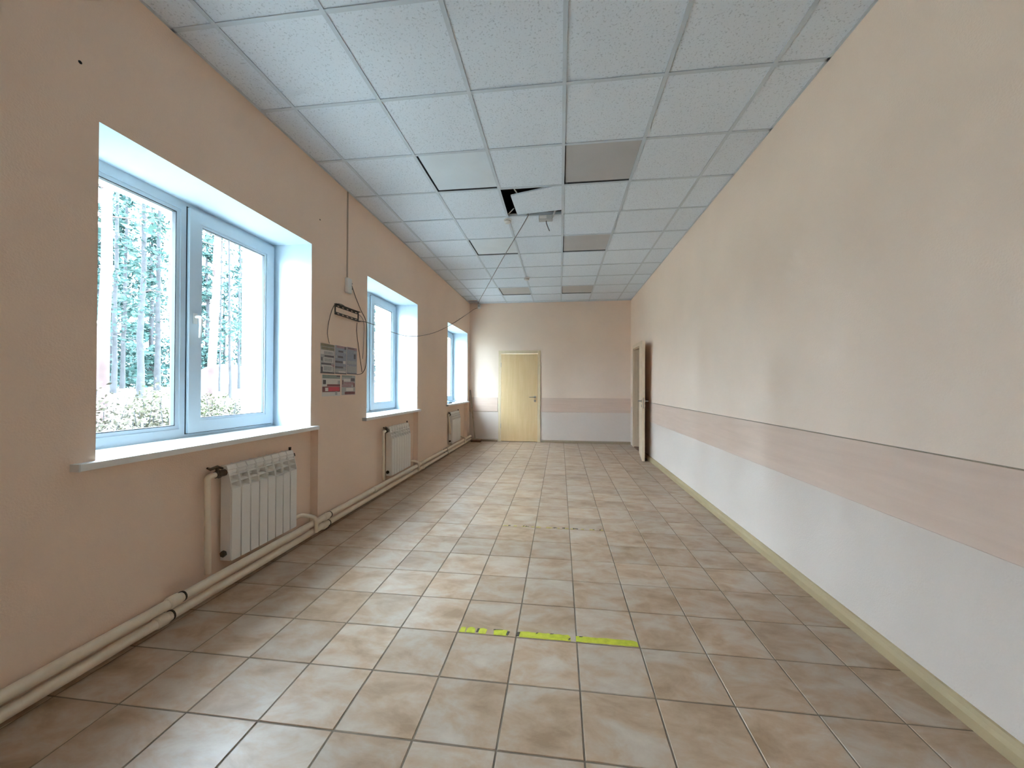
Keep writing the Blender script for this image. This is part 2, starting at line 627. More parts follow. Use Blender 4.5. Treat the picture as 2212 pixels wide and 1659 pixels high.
mb = MB()
mb.prism([(XR - a, z) for a, z in base_profile(0.072, 0.026)], 1, YB, D2[0] - 0.075)
tag(mb.build('baseboard_right', 'baseboard'), 'tan plastic baseboard along the right wall', kind='structure')
for nm, a, b, lb in (('baseboard_far_right', D1[1] + 0.075, XR, 'brown baseboard right of the closed oak door'), ('baseboard_far_left', XL, D1[0] - 0.075, 'brown baseboard left of the closed oak door')):
    mb = MB()
    mb.prism([(YF - q, z) for q, z in base_profile(0.055, 0.02)], 0, a, b)
    tag(mb.build(nm, 'baseboard_brown'), lb, kind='structure')


# ------------------------------------------------------------------ floor
def build_floor():
    mb = MB()
    mb.box((XO, YB - 0.3, -0.12), (XR + 0.2, YF + 0.3, -0.0025))
    fl = mb.build('floor', 'grout')
    tag(fl, 'beige stone-look tiled floor with brown joints', kind='structure')
    xe = [XL] + [FX0 + FT * c for c in range(-6, 5)] + [XR]
    # the sliver column along the left wall is merged with its neighbour's joint line
    xe = [XL, FX0 + FT * -7] + [FX0 + FT * c for c in range(-6, 5)] + [XR]
    r0 = math.floor((YB - FY0) / FT)
    ye = [YB] + [FY0 + FT * r for r in range(r0 + 1, 25) if FY0 + FT * r < YF - 0.02] + [YF]
    g, ch, dep = 0.0030, 0.0016, 0.010
    cache = {}

    def tile_mb(w, h, mb=None, ox=0, oy=0, dz=0):
        mb = mb or MB()
        o = len(mb.v)
        a, b = w / 2 - g, h / 2 - g
        for (s, z) in ((0, -dep), (0, -ch), (ch, 0)):
            for sx, sy in ((-1, -1), (1, -1), (1, 1), (-1, 1)):
                mb.v.append((ox + sx * (a - s), oy + sy * (b - s), z + dz))
        for l in (0, 4):
            for k in range(4):
                k2 = (k + 1) % 4
                mb.f.append((o + l + k, o + l + k2, o + l + 4 + k2, o + l + 4 + k))
                mb.m.append(0)
        mb.f.append((o + 8, o + 9, o + 10, o + 11))
        mb.m.append(0)
        return mb
    near, far, rear = [], MB(), MB()
    for j in range(len(ye) - 1):
        yc, h = (ye[j] + ye[j + 1]) / 2, ye[j + 1] - ye[j]
        for i in range(len(xe) - 1):
            xc, w = (xe[i] + xe[i + 1]) / 2, xe[i + 1] - xe[i]
            if w < 0.012 or h < 0.012:
                continue
            dz = random.uniform(-0.0005, 0.0003)
            if 0.40 < ye[j] < 6.3 and i > 0:
                key = (round(w, 4), round(h, 4))
                if key not in cache:
                    cache[key] = tile_mb(w, h).mesh('floor_tile', ['floor_tile'])
                o = link('floor_tile', cache[key], fl, (xc, yc, dz))
                o.rotation_euler = (random.uniform(-.0012, .0012), random.uniform(-.0012, .0012), 0)
            elif ye[j] >= 6.3:
                tile_mb(w, h, far, xc, yc, dz)
            else:
                tile_mb(w, h, rear, xc, yc, dz)
    tag(far.build('distant_floor_tiles', 'floor_tile', fl), kind='stuff')
    tag(rear.build('remaining_floor_tiles', 'floor_tile', fl), kind='stuff')
    return fl


floor = build_floor()


# ------------------------------------------------------------------ suspended ceiling
LIGHTS = [(0, 3), (0, 6), (0, 10), (-2, 3), (-2, 6), (-2, 10)]
HOLE = (-1, 4)


def build_ceiling():
    mb = MB()
    mb.box((XO, YB - 0.3, ZS), (XR + 0.2, YF + 0.3, ZS + 0.15))
    ce = mb.build('ceiling', 'slab')
    tag(ce, 'suspended ceiling of white mineral fibre tiles in a white grid greyed for shade', kind='structure')
    xl = [CX0 + 0.6 * c for c in range(-3, 3)]
    yl = [CY0 + 0.6 * r for r in range(-8, 13)]
    xe = [XL] + xl + [XR]
    ye = [YB] + yl + [YF]
    for x in xl:
        m = MB()
        m.box((x - 0.012, YB, ZC - 0.0045), (x + 0.012, YF, ZC))
        m.box((x - 0.001, YB, ZC), (x + 0.001, YF, ZC + 0.035))
        m.build('main_runner', 'grid', ce)
    for y in yl:
        m = MB()
        m.box((XL, y - 0.012, ZC - 0.004), (XR, y + 0.012, ZC + 0.0005))
        m.box((XL, y - 0.001, ZC + 0.0005), (XR, y + 0.001, ZC + 0.03))
        m.build('cross_tee', 'grid', ce)
    for a, b in (((XL, YB, ZC - 0.004), (XL + 0.016, YF, ZC)), ((XR - 0.016, YB, ZC - 0.004), (XR, YF, ZC)), ((XL, YF - 0.016, ZC - 0.004), (XR, YF, ZC)), ((XL, YB, ZC - 0.004), (XR, YB + 0.016, ZC))):
        m = MB()
        m.box(a, b)
        m.build('wall_angle', 'grid', ce)
    cache = {}
    for j in range(len(ye) - 1):
        for i in range(len(xe) - 1):
            c, r = i - 4, j - 9
            if (c, r) in LIGHTS or (c, r) == HOLE or (i == 0 and j == len(ye) - 2):
                continue
            w, h = xe[i + 1] - xe[i] - 0.004, ye[j + 1] - ye[j] - 0.004
            key = (round(w, 3), round(h, 3))
            if key not in cache:
                t = MB()
                t.box((-w / 2, -h / 2, 0), (w / 2, h / 2, 0.015))
                cache[key] = t.mesh('ceiling_tile', ['tile'])
            sh = 0.10 if (i == 0 and j == len(ye) - 3) else 0.0   # pushed away from the open corner
            link('ceiling_tile', cache[key], ce, ((xe[i] + xe[i + 1]) / 2, (ye[j] + ye[j + 1]) / 2 - sh, ZC + 0.0015 + random.uniform(0, 0.001) + (0.017 if sh else 0)))
    return ce


ceiling = build_ceiling()

LIGHT_LABELS = {
    (0, 3): 'grey-brown ceiling light panel beside the tile knocked out of place',
    (0, 6): 'grey-brown ceiling light panel between the dangling junction box and the far wall',
    (0, 10): 'grey ceiling light panel at the far wall on the side of the open door',
    (-2, 3): 'pale ceiling light panel with a dark edge gap near the first window',
    (-2, 6): 'pale ceiling light panel crossed by the thin ceiling cable',
    (-2, 10): 'grey ceiling light panel over the closed oak door beside a smoke detector',
}
for (c, r) in LIGHTS:
    x0, y0 = CX0 + 0.6 * c, CY0 + 0.6 * r
    t = thing('ceiling_light', (x0 + 0.3, y0 + 0.3, ZC), LIGHT_LABELS[(c, r)], 'ceiling light', 'recessed ceiling light panels')
    lg = 0.012 if c < 0 else 0.007
    m = MB()
    m.box((x0 + 0.012 + lg, y0 + 0.005, ZC + 0.0055), (x0 + 0.597, y0 + 0.573, ZC + 0.0095), 0, 0.001)
    m.build('diffuser', 'diffuser_sheen' if c < 0 and r < 10 else 'diffuser', t)
    m = MB()
    m.box((x0 + 0.005, y0 + 0.005, ZC + 0.012), (x0 + 0.010, y0 + 0.595, ZC + 0.07))
    m.box((x0 + 0.590, y0 + 0.005, ZC + 0.012), (x0 + 0.595, y0 + 0.595, ZC + 0.07))
    m.box((x0 + 0.010, y0 + 0.005, ZC + 0.012), (x0 + 0.590, y0 + 0.010, ZC + 0.07))
    m.box((x0 + 0.010, y0 + 0.590, ZC + 0.001), (x0 + 0.590, y0 + 0.595, ZC + 0.07))
    m.box((x0 + 0.005, y0 + 0.005, ZC + 0.07), (x0 + 0.595, y0 + 0.595, ZC + 0.075))
    m.build('housing', 'housing', t)

# tile knocked out of its frame
m = MB()
pts = [(-0.490, 3.755, 3.117), (0.060, 3.56, 3.105), (0.060, 4.085, 3.108), (-0.468, 4.168, 3.112)]
m.quad(pts)
m.quad([(p[0], p[1], p[2] + 0.014) for p in reversed(pts)])
for k in range(4):
    p, q = pts[k], pts[(k + 1) % 4]
    m.quad([p, (p[0], p[1], p[2] + .014), (q[0], q[1], q[2] + .014), q])
dt = m.build('displaced_ceiling_tile', 'tile')
tag(dt, 'white ceiling tile knocked askew, leaving a black gap in the grid', 'ceiling tile')
for a, b in (((-0.585, 4.190, 3.120), (-0.500, 4.090, 3.150)), ((-0.440, 3.640, 3.122), (-0.425, 3.740, 3.135))):
    m = MB()
    m.tube([a, b], 0.006, 6)
    o = m.build('hanger_rod', 'white_plastic', ceiling, True)

# junction box dangling from the gap, with a cable tail
t = thing('ceiling_junction_box', (-0.155, 4.19, 3.06), 'grey junction box dangling from the black gap with a cable tail', 'junction box')
m = MB()
m.box((-0.235, 4.150, 3.045), (-0.085, 4.230, 3.093), 0, 0.006)
m.build('box_body', 'grey_plastic', t)
m = MB()
m.box((-0.225, 4.147, 3.052), (-0.150, 4.150, 3.086), 0, 0.001)
m.build('lid', 'white_plastic', t)
m = MB()
m.tube([(-0.09, 4.19, 3.075), (-0.075, 4.15, 3.09), (-0.055, 4.11, 3.115), (-0.05, 4.09, 3.16)], 0.012, 8)
m.build('conduit_stub', 'grey_plastic', t, True)
m = MB()
m.tube([(-0.155, 4.20, 3.048), (-0.152, 4.20, 3.02), (-0.140, 4.20, 2.985), (-0.128, 4.20, 2.955), (-0.118, 4.20, 2.933)], 0.0055, 8)
m.build('cable_tail', 'cable_grey', t, True)


def detector(name, x, y, label, s=1.0):
    t = thing(name, (x, y, ZC - 0.004), label, 'smoke detector')
    m = MB()
    z = ZC - 0.0045
    m.lathe([(0.050 * s, 0), (0.052 * s, -0.008), (0.048 * s, -0.016)], (x, y, z), 24)
    m.build('mounting_base', 'white_plastic', t, True)
    m = MB()
    m.lathe([(0.040 * s, -0.0165), (0.040 * s, -0.022)], (x, y, z), 24)
    m.build('vent_ring', 'cable_grey', t, True)
    m = MB()
    m.lathe([(0.044 * s, -0.0225), (0.042 * s, -0.034), (0.030 * s, -0.043), (0.0, -0.046)], (x, y, z), 24)
    m.build('sensor_cap', 'white_plastic', t, True)


detector('smoke_detector', -0.570, 6.55, 'white smoke detector on the ceiling near the closed oak door')
detector('smoke_detector', -0.585, 4.235, 'white smoke detector at the corner of the black ceiling gap', 0.85)

# alarm sensor in the far corner
t = thing('alarm_sensor', (-1.81, 8.47, 3.0), 'small white alarm sensor in the far ceiling corner', 'sensor')
m = MB()
m.prism([(YF, 2.985), (YF - 0.03, 2.975), (YF - 0.062, 3.005), (YF - 0.062, 3.070), (YF - 0.03, 3.088), (YF, 3.088)], 0, -1.838, -1.778)
m.build('sensor_body', 'white_plastic', t)
m = MB()
m.prism([(YF - 0.0625, 3.010), (YF - 0.066, 3.018), (YF - 0.066, 3.045), (YF - 0.0625, 3.052)], 0, -1.830, -1.786)
m.build('sensor_lens', 'grey_plastic', t)


# ================================================================== windows
def ring(mb, x0, x1, y0, y1, z0, z1, w, mi=0, wz=None):
    wz = wz or w
    mb.box((x0, y0, z0), (x1, y0 + w, z1), mi)
    mb.box((x0, y1 - w, z0), (x1, y1, z1), mi)
    mb.box((x0, y0 + w, z0), (x1, y1 - w, z0 + wz), mi)
    mb.box((x0, y0 + w, z1 - wz), (x1, y1 - w, z1), mi)


WIN_LABELS = ['white two-pane window with trees behind, left of the posters', 'white window in a deep reveal between the posters and the corner window',
              'white window in the corner by the closed oak door', 'unseen white two-pane window added near the rear wall for more daylight']


def build_window(n):
    y0, y1 = WINS[n]
    z0, z1 = WZ0, WZ1
    t = thing('window_%d' % (n + 1), (XFR, (y0 + y1) / 2, z0), WIN_LABELS[n], kind='structure')
    xi, xo = XFR, XFR - 0.07
    ym = y0 + 0.715                      # mullion centre
    fw = 0.055
    m = MB()
    ring(m, xo, xi, y0, y1, z0, z1, fw, 0, 0.058)
    m.build('frame', 'upvc', t)
    m = MB()
    m.box((xo, ym - 0.035, z0 + 0.058), (xi, ym + 0.035, z1 - 0.058))
    m.build('mullion', 'upvc', t)
    # fixed pane
    a, b = y0 + fw, ym - 0.035
    zz0, zz1 = z0 + 0.058, z1 - 0.058
    m = MB()
    ring(m, xi - 0.030, xi - 0.006, a, b, zz0, zz1, 0.022)
    m.build('glazing_bead', 'upvc', t)
    m = MB()
    ring(m, xi - 0.034, xi - 0.008, a + 0.022, b - 0.022, zz0 + 0.022, zz1 - 0.022, 0.005)
    m.build('gasket', 'gasket', t)
    m = MB()
    m.box((xi - 0.040, a + 0.002, zz0 + 0.002), (xi - 0.034, b - 0.002, zz1 - 0.002))
    m.build('pane', 'glass', t)
    # opening sash, standing proud of the frame
    sa, sb, s0, s1 = ym + 0.006, y1 - 0.022, z0 + 0.026, z1 - 0.030
    sx0, sx1, sw = xi - 0.045, xi + 0.020, 0.075
    m = MB()
    ring(m, sx0, sx1, sa, sb, s0, s1, sw)
    sash = m.build('sash', 'upvc', t)
    m = MB()
    ring(m, sx1 - 0.026, sx1 - 0.006, sa + sw, sb - sw, s0 + sw, s1 - sw, 0.016)
    m.build('glazing_bead', 'upvc', t)
    m = MB()
    ring(m, sx1 - 0.030, sx1 - 0.010, sa + sw + 0.016, sb - sw - 0.016, s0 + sw + 0.016, s1 - sw - 0.016, 0.004)
    m.build('gasket', 'gasket', t)
    m = MB()
    m.box((sx1 - 0.036, sa + sw + 0.001, s0 + sw + 0.001), (sx1 - 0.031, sb - sw - 0.001, s1 - sw - 0.001))
    m.build('pane', 'glass', sash)
    # dark rebate gap round the sash
    m = MB()
    ring(m, xi - 0.002, xi + 0.002, sa - 0.007, sb + 0.006, s0 - 0.006, s1 + 0.006, 0.0065)
    m.build('gasket', 'gasket', t)
    # handle
    hy, hz = sa + 0.036, 1.665
    m = MB()
    m.box((sx1, hy - 0.014, hz - 0.035), (sx1 + 0.010, hy + 0.014, hz + 0.035), 0, 0.003)
    m.tube([(sx1 + 0.010, hy, hz + 0.01), (sx1 + 0.035, hy, hz + 0.01), (sx1 + 0.045, hy, hz), (sx1 + 0.046, hy, hz - 0.05), (sx1 + 0.042, hy, hz - 0.105), (sx1 + 0.040, hy, hz - 0.125)], [0.010, 0.010, 0.011, 0.010, 0.009, 0.007], 8)
    m.build('handle', 'white_plastic', sash, True)
    # sill board with ears over the wall face
    m = MB()
    ov = 0.045
    e0, e1 = (0.085, 0.045) if n != 2 else (0.08, 0.04)
    poly = [(xi, y0), (xi, y1), (XL, y1), (XL, y1 + e1), (XL + ov, y1 + e1), (XL + ov, y0 - e0), (XL, y0 - e0), (XL, y0)]
    m.prism([(p[0], p[1]) for p in poly], 2, SILL_Z0 + 0.0005, WZ0)
    m.build('sill', 'sill', t)
    m = MB()
    m.box((XL + 0.001, y0 - e0 - 0.006, SILL_Z0 - 0.001), (XL + ov + 0.002, y0 - e0, WZ0 + 0.001))
    m.box((XL + 0.001, y1 + e1, SILL_Z0 - 0.001), (XL + ov + 0.002, y1 + e1 + 0.006, WZ0 + 0.001))
    m.build('sill_end_cap', 'white_plastic', t)
    return t


for n in range(len(WINS)):
    build_window(n)


# ================================================================== doors
# closed oak door in the far wall
d1 = thing('door_1', ((D1[0] + D1[1]) / 2, YF, 0), 'closed light oak door in the far wall', kind='structure')
m = MB()
m.box((D1[0] + 0.003, YF - 0.014, 0.012), (D1[1] - 0.003, YF + 0.026, D1T), 0, 0.002)
leaf = m.build('leaf', 'door', d1)
m = MB()
for a, b in (((D1[0] - 0.058, YF - 0.016, 0), (D1[0] - 0.001, YF - 0.0005, D1T + 0.075)), ((D1[1] + 0.001, YF - 0.016, 0), (D1[1] + 0.058, YF - 0.0005, D1T + 0.075))):
    m = MB()
    m.box(a, b, 0, 0.003)
    m.build('casing', 'door_frame', d1)
m = MB()
m.box((D1[0] - 0.001, YF - 0.016, D1T + 0.004), (D1[1] + 0.001, YF - 0.0005, D1T + 0.075), 0, 0.003)
m.build('casing', 'door_frame', d1)
m = MB()
m.box((D1[0], YF + 0.026, 0), (D1[0] + 0.02, YF + 0.1, D1T))
m.box((D1[1] - 0.02, YF + 0.026, 0), (D1[1], YF + 0.1, D1T))
m.box((D1[0], YF + 0.1, 0), (D1[1], YF + 0.12, D1T))
m.build('jamb', 'door_frame', d1)


def lever(mb, p, out, along):
    """a round rose with a lever arm; out = direction away from the leaf, along = direction of the lever"""
    p, out, along = Vector(p), Vector(out), Vector(along)
    mb.tube([p, p + out * 0.008], 0.026, 16)
    mb.tube([p + out * 0.006, p + out * 0.045, p + out * 0.052 + along * 0.010, p + out * 0.052 + along * 0.065, p + out * 0.050 + along * 0.125], [0.010, 0.010, 0.010, 0.009, 0.008], 10)


m = MB()
lever(m, (-0.545, YF - 0.014, 1.000), (0, -1, 0), (-1, 0, 0))
m.build('handle', 'steel', leaf, True)
m = MB()
m.tube([(-0.545, YF - 0.014, 0.915), (-0.545, YF - 0.022, 0.915)], 0.026, 16)
m.tube([(-0.545, YF - 0.020, 0.915), (-0.545, YF - 0.040, 0.915)], [0.012, 0.010], 10)
m.build('lock_rosette', 'steel', leaf, True)
for hz in (0.30, 1.66):
    m = MB()
    m.tube([(D1[0] - 0.001, YF - 0.018, hz), (D1[0] - 0.001, YF - 0.018, hz + 0.10)], 0.006, 8)
    m.build('hinge', 'steel', d1, True)

# open door in the right wall
d2 = thing('door_2', (XR, (D2[0] + D2[1]) / 2, 0), 'open pale oak door folded back against the right wall', kind='structure')
for a, b in (((XR - 0.016, D2[1] - 0.008, 0), (XR - 0.0005, D2[1] + 0.062, D2T + 0.07)), ((XR - 0.016, D2[0] - 0.062, 0), (XR - 0.0005, D2[0] + 0.008, D2T + 0.07)), ((XR - 0.016, D2[0] + 0.008, D2T - 0.008), (XR - 0.0005, D2[1] - 0.008, D2T + 0.07))):
    m = MB()
    m.box(a, b, 0, 0.003)
    m.build('casing', 'door_pale', d2)
m = MB()
m.box((XR, D2[1] - 0.03, 0), (XR + 0.20, D2[1], D2T))
m.box((XR, D2[0], 0), (XR + 0.20, D2[0] + 0.03, D2T))
m.box((XR, D2[0] + 0.03, D2T - 0.03), (XR + 0.20, D2[1] - 0.03, D2T))
m.box((XR + 0.06, D2[1] - 0.045, 0), (XR + 0.10, D2[1] - 0.03, D2T - 0.03))
m.build('jamb', 'door_pale', d2)
m = MB()
m.box((XR + 0.005, D2[0] + 0.03, -0.002), (XR + 0.18, D2[1] - 0.03, 0.012), 0, 0.004)
m.build('threshold', 'brown_wood', d2)
# leaf built along +y from the hinge, then turned
hx, hy = 1.488, 7.395
fx, fy = 1.367, 6.541
L = math.hypot(hx - fx, hy - fy)
ux, uy = (fx - hx) / L, (fy - hy) / L        # hinge to free edge
nx, ny = -uy, ux                             # one normal of the leaf
if nx > 0:
    nx, ny = -nx, -ny                        # pointing into the room


def LP(s, w, z):
    return (hx + ux * s + nx * w, hy + uy * s + ny * w, z)


m = MB()
T = 0.022
pv = [LP(0, -T, 0.012), LP(L, -T, 0.012), LP(L, T, 0.012), LP(0, T, 0.012)]
m.v += pv + [(p[0], p[1], 1.998) for p in pv]
for f in ((0, 3, 2, 1), (4, 5, 6, 7), (0, 1, 5, 4), (1, 2, 6, 5), (2, 3, 7, 6), (3, 0, 4, 7)):
    m.f.append(f)
    m.m.append(0)
leaf2 = m.build('leaf', 'door_pale', d2)
m = MB()
lever(m, LP(L - 0.06, T, 1.0), (nx, ny, 0), (-ux, -uy, 0))
m.build('handle', 'steel', leaf2, True)
m = MB()
lever(m, LP(L - 0.06, -T, 1.0), (-nx, -ny, 0), (-ux, -uy, 0))
m.build('handle', 'steel', leaf2, True)
m = MB()
for s, z in ((T, 0.92), (-T, 0.92)):
    sg = 1 if s > 0 else -1
    m.tube([LP(L - 0.06, s, z), LP(L - 0.06, s + sg * 0.010, z)], 0.024, 14)
m.build('lock_rosette', 'steel', leaf2, True)
m = MB()
q = [LP(L + 0.0005, -0.010, 0.88), LP(L + 0.0005, 0.010, 0.88), LP(L + 0.002, 0.010, 0.88), LP(L + 0.002, -0.010, 0.88)]
m.v += q + [(p[0], p[1], 1.06) for p in q]
for f in ((0, 3, 2, 1), (4, 5, 6, 7), (0, 1, 5, 4), (1, 2, 6, 5), (2, 3, 7, 6), (3, 0, 4, 7)):
    m.f.append(f)
    m.m.append(0)
m.build('latch_plate', 'steel', leaf2)

# ================================================================== radiators
SEC, NSEC = 0.0745, 8
RX = -2.008                                 # front face of the radiators
RZ0, RH = 0.150, 0.590


def section_mesh():
    full = [(-.008, 0), (-.008, .436), (0, .444), (-.004, .470), (-.012, .505), (-.021, .540), (-.029, .568), (-.036, .585), (-.074, .590), (-.074, 0)]
    notched = [(-.002, 0.004), (-.002, .440), (-.020, .446), (-.050, .450), (-.050, .468), (-.018, .474), (-.006, .480), (-.022, .488), (-.054, .492), (-.054, .508), (-.026, .514), (-.014, .521), (-.030, .529), (-.056, .532), (-.056, .547), (-.034, .554), (-.024, .560), (-.030, .568), (-.038, .586), (-.072, .586), (-.072, .004)]
    mb = MB()
    h = SEC / 2
    for a, b in ((-h + 0.0022, -h + 0.0060), (h - 0.0060, h - 0.0022)):
        mb.prism([(RX + x, RZ0 + z) for x, z in full], 1, a, b)
    mb.prism([(RX + x, RZ0 + z) for x, z in notched], 1, -h + 0.0060, h - 0.0060)
    mb.box((RX - 0.003, -h + 0.0042, RZ0), (RX + 0.003, h - 0.0042, RZ0 + 0.442), 0, 0.0015)
    # nipple that joins the section to the next one
    mb.tube([(RX - 0.045, -h, RZ0 + 0.045), (RX - 0.045, h, RZ0 + 0.045)], 0.018, 10)
    mb.tube([(RX - 0.045, -h, RZ0 + 0.545), (RX - 0.045, h, RZ0 + 0.545)], 0.018, 10)
    return mb.mesh('section', ['radiator'])


SECTION = section_mesh()
PX = XL + 0.050                             # centre line of the heating pipes
PZU, PZL, PR = 0.115, 0.050, 0.0245
RAD = [(2.140, 2.020, 'white sectional radiator under the window with trees behind', 0.0),
       (4.415, 4.285, 'white sectional radiator under the window next to the posters', 0.0),
       (7.050, 6.935, 'white sectional radiator in the corner niche with a slanting feed pipe', 0.20)]


def elbow(pts, r=0.03, n=4):
    """round the corners of a polyline"""
    pts = [Vector(p) for p in pts]
    out = [pts[0]]
    for i in range(1, len(pts) - 1):
        a, b, c = pts[i - 1], pts[i], pts[i + 1]
        p, q = b + (a - b).normalized() * r, b + (c - b).normalized() * r
        for k in range(n + 1):
            t = k / n
            out.append(p * (1 - t) ** 2 + b * 2 * t * (1 - t) + q * t * t)
    out.append(pts[-1])
    return out


for ry, py, lb, slant in RAD:
    t = thing('radiator', (RX - 0.04, ry + SEC * NSEC / 2, RZ0), lb, 'radiator', 'sectional radiators below the windows')
    for k in range(NSEC):
        link('section', SECTION, t, (0, ry + SEC * (k + 0.5), 0))
    xc, zt, zb = RX - 0.045, RZ0 + 0.545, RZ0 + 0.045
    ye = ry + SEC * NSEC
    # feed pipe from the upper heating pipe to the top left corner
    m = MB()
    m.tube(elbow([(xc + 0.01, py + slant, PZU + 0.015), (xc, py, zt), (xc, py + 0.055, zt)], 0.025), 0.0165, 10)
    m.build('supply_pipe', 'pipe', t, True)
    m = MB()
    m.tube([(xc, py + 0.052, zt), (xc, ry - 0.001, zt)], [0.021, 0.021], 8)
    m.tube([(xc, py + 0.068, zt), (xc, py + 0.085, zt)], [0.025, 0.025], 6)
    m.tube([(xc, py + 0.066, zt + 0.010), (xc, py + 0.066, zt + 0.042)], [0.010, 0.009], 8)
    vb = m.build('valve', 'valve', t, True)
    vb['label'] = 'dark brass valve'
    m = MB()
    m.tube([(xc + 0.004, py + 0.10, zt + 0.030), (xc, py + 0.066, zt + 0.046), (xc, py + 0.020, zt + 0.040), (xc + 0.005, py - 0.005, zt + 0.052)], [0.006, 0.009, 0.009, 0.006], 8)
    m.build('valve_lever', 'valve', vb, True)
    # return pipe from the bottom right corner down to the lower heating pipe
    m = MB()
    m.tube(elbow([(xc, ye, zb), (xc + 0.005, ye + 0.105, zb + 0.006), (PX + 0.034, ye + 0.150, zb - 0.025), (PX + 0.030, ye + 0.155, PZL)], 0.035), 0.0165, 10)
    m.build('return_pipe', 'pipe', t, True)
    m = MB()
    m.tube([(xc, ye - 0.002, zb), (xc, ye + 0.026, zb)], [0.022, 0.022], 6)
    m.build('return_union', 'valve', t, True)
    m = MB()
    m.tube([(xc, ry - 0.014, zb), (xc, ry, zb)], [0.020, 0.020], 6)
    m.build('blanking_plug', 'valve', t, True)
    m = MB()
    m.tube([(xc, ye, zt), (xc, ye + 0.016, zt)], [0.020, 0.020], 6)
    m.build('end_plug', 'valve', t, True)
    m = MB()
    m.tube([(xc, ye - 0.02, zt + 0.043), (xc, ye - 0.02, zt + 0.066)], [0.008, 0.010], 8)
    m.build('air_vent', 'valve', t, True)
    # wall brackets reaching the niche
    for by in (ry + 0.15, ye - 0.15):
        m = MB()
        m.box((XL - NICHE, by - 0.012, zt - 0.06), (RX - 0.070, by + 0.012, zt - 0.03))
        m.build('wall_hook', 'pipe', t)

# the two long heating pipes
for nm, z, lb, joints in (('heating_pipe', PZU, 'upper of the two cream heating pipes along the wall under the windows', (1.76, 3.06, 3.93, 5.34, 6.62)),
                          ('heating_pipe', PZL, 'lower of the two cream heating pipes, just above the floor', (1.70, 3.04, 5.40, 6.66))):
    t = thing(nm, (PX, 2.0, z - PR), lb, 'pipe')
    m = MB()
    m.tube([(PX, YB + 0.02, z), (PX, 1.8, z), (PX, 4.0, z + 0.004), (PX, 8.42, z)], PR, 14)
    m.build('pipe_run', 'pipe', t, True)
    for y in joints:
        m = MB()
        m.tube([(PX, y - 0.030, z + 0.001), (PX, y - 0.024, z + 0.001), (PX, y + 0.024, z + 0.001), (PX, y + 0.030, z + 0.001)], [PR + 0.001, PR + 0.0065, PR + 0.0065, PR + 0.001], 14)
        m.build('pipe_sleeve', 'pipe', t, True)
    for y in (joints[0] + 0.05, joints[1] + 0.06, joints[-1] - 0.05):
        m = MB()
        m.tube([(PX, y - 0.004, z + 0.001), (PX, y + 0.004, z + 0.001)], PR + 0.003, 14)
        m.box((XL, y - 0.008, z - 0.01), (PX - PR + 0.002, y + 0.008, z + 0.01))
        m.build('pipe_clip', 'valve', t, True)

# ================================================================== things on the left wall
WX = XL
# vertical surface conduit with a socket box
t = thing('surface_conduit', (WX, 3.45, 2.26), 'thin tan cable conduit running down from the ceiling above the bracket', 'conduit')
m = MB()
m.box((WX, 3.442, 2.262), (WX + 0.010, 3.458, ZC - 0.006), 0, 0.002)
m.build('conduit_channel', 'conduit', t)
t = thing('wall_junction_box', (WX, 3.455, 2.12), 'small white junction box at the lower end of the conduit', 'junction box')
m = MB()
m.box((WX, 3.415, 2.120), (WX + 0.032, 3.490, 2.262), 0, 0.004)
m.build('box_body', 'white_plastic', t)
m = MB()
m.tube([(WX + 0.012, 3.488, 2.235), (WX + 0.012, 3.520, 2.228)], 0.008, 8)
m.build('cable_gland', 'cable_dark', t, True)
m = MB()
m.tube([(WX + 0.012, 3.488, 2.180), (WX + 0.012, 3.520, 2.176)], 0.008, 8)
m.build('cable_gland', 'cable_dark', t, True)

# black steel television bracket
t = thing('television_bracket', (WX, 3.46, 1.885), 'black slotted steel television bracket on the wall above the posters', 'bracket')
m = MB()
y0, y1, z0, z1 = 3.250, 3.668, 1.882, 1.980
m.box((WX, y0, z1 - 0.026), (WX + 0.004, y1, z1))
m.box((WX, y0, z0), (WX + 0.004, y1, z0 + 0.026))
m.box((WX, y0, z0 + 0.026), (WX + 0.004, y0 + 0.018, z1 - 0.026))
m.box((WX, y1 - 0.018, z0 + 0.026), (WX + 0.004, y1, z1 - 0.026))
m.build('plate', 'black_steel', t)
m = MB()
m.box((WX + 0.004, y0, z1 - 0.004), (WX + 0.026, y1, z1))
m.build('upper_rail', 'black_steel', t)
m = MB()
m.box((WX + 0.004, y0, z0), (WX + 0.026, y1, z0 + 0.004))
m.build('lower_rail', 'black_steel', t)
for zz in (z1 - 0.015, z0 + 0.013):
    for k in range(5):
        m = MB()
        yy = y0 + 0.055 + k * 0.077
        m.box((WX + 0.0035, yy - 0.014, zz - 0.004), (WX + 0.0046, yy + 0.014, zz + 0.004))
        m.build('slot', 'cream', t)

# wires hanging round the bracket
def wire(name, pts, r, mat, label):
    P = [Vector(p) for p in pts]
    out = []
    for i in range(len(P) - 1):
        p0, p1, p2, p3 = P[max(i - 1, 0)], P[i], P[i + 1], P[min(i + 2, len(P) - 1)]
        for k in range(6):
            s = k / 6
            out.append(0.5 * ((2 * p1) + (p2 - p0) * s + (2 * p0 - 5 * p1 + 4 * p2 - p3) * s * s + (3 * p1 - p0 - 3 * p2 + p3) * s ** 3))
    out.append(P[-1])
    m = MB()
    m.tube(out, r, 6)
    o = m.build(name, mat, None, True)
    tag(o, label, 'cable')


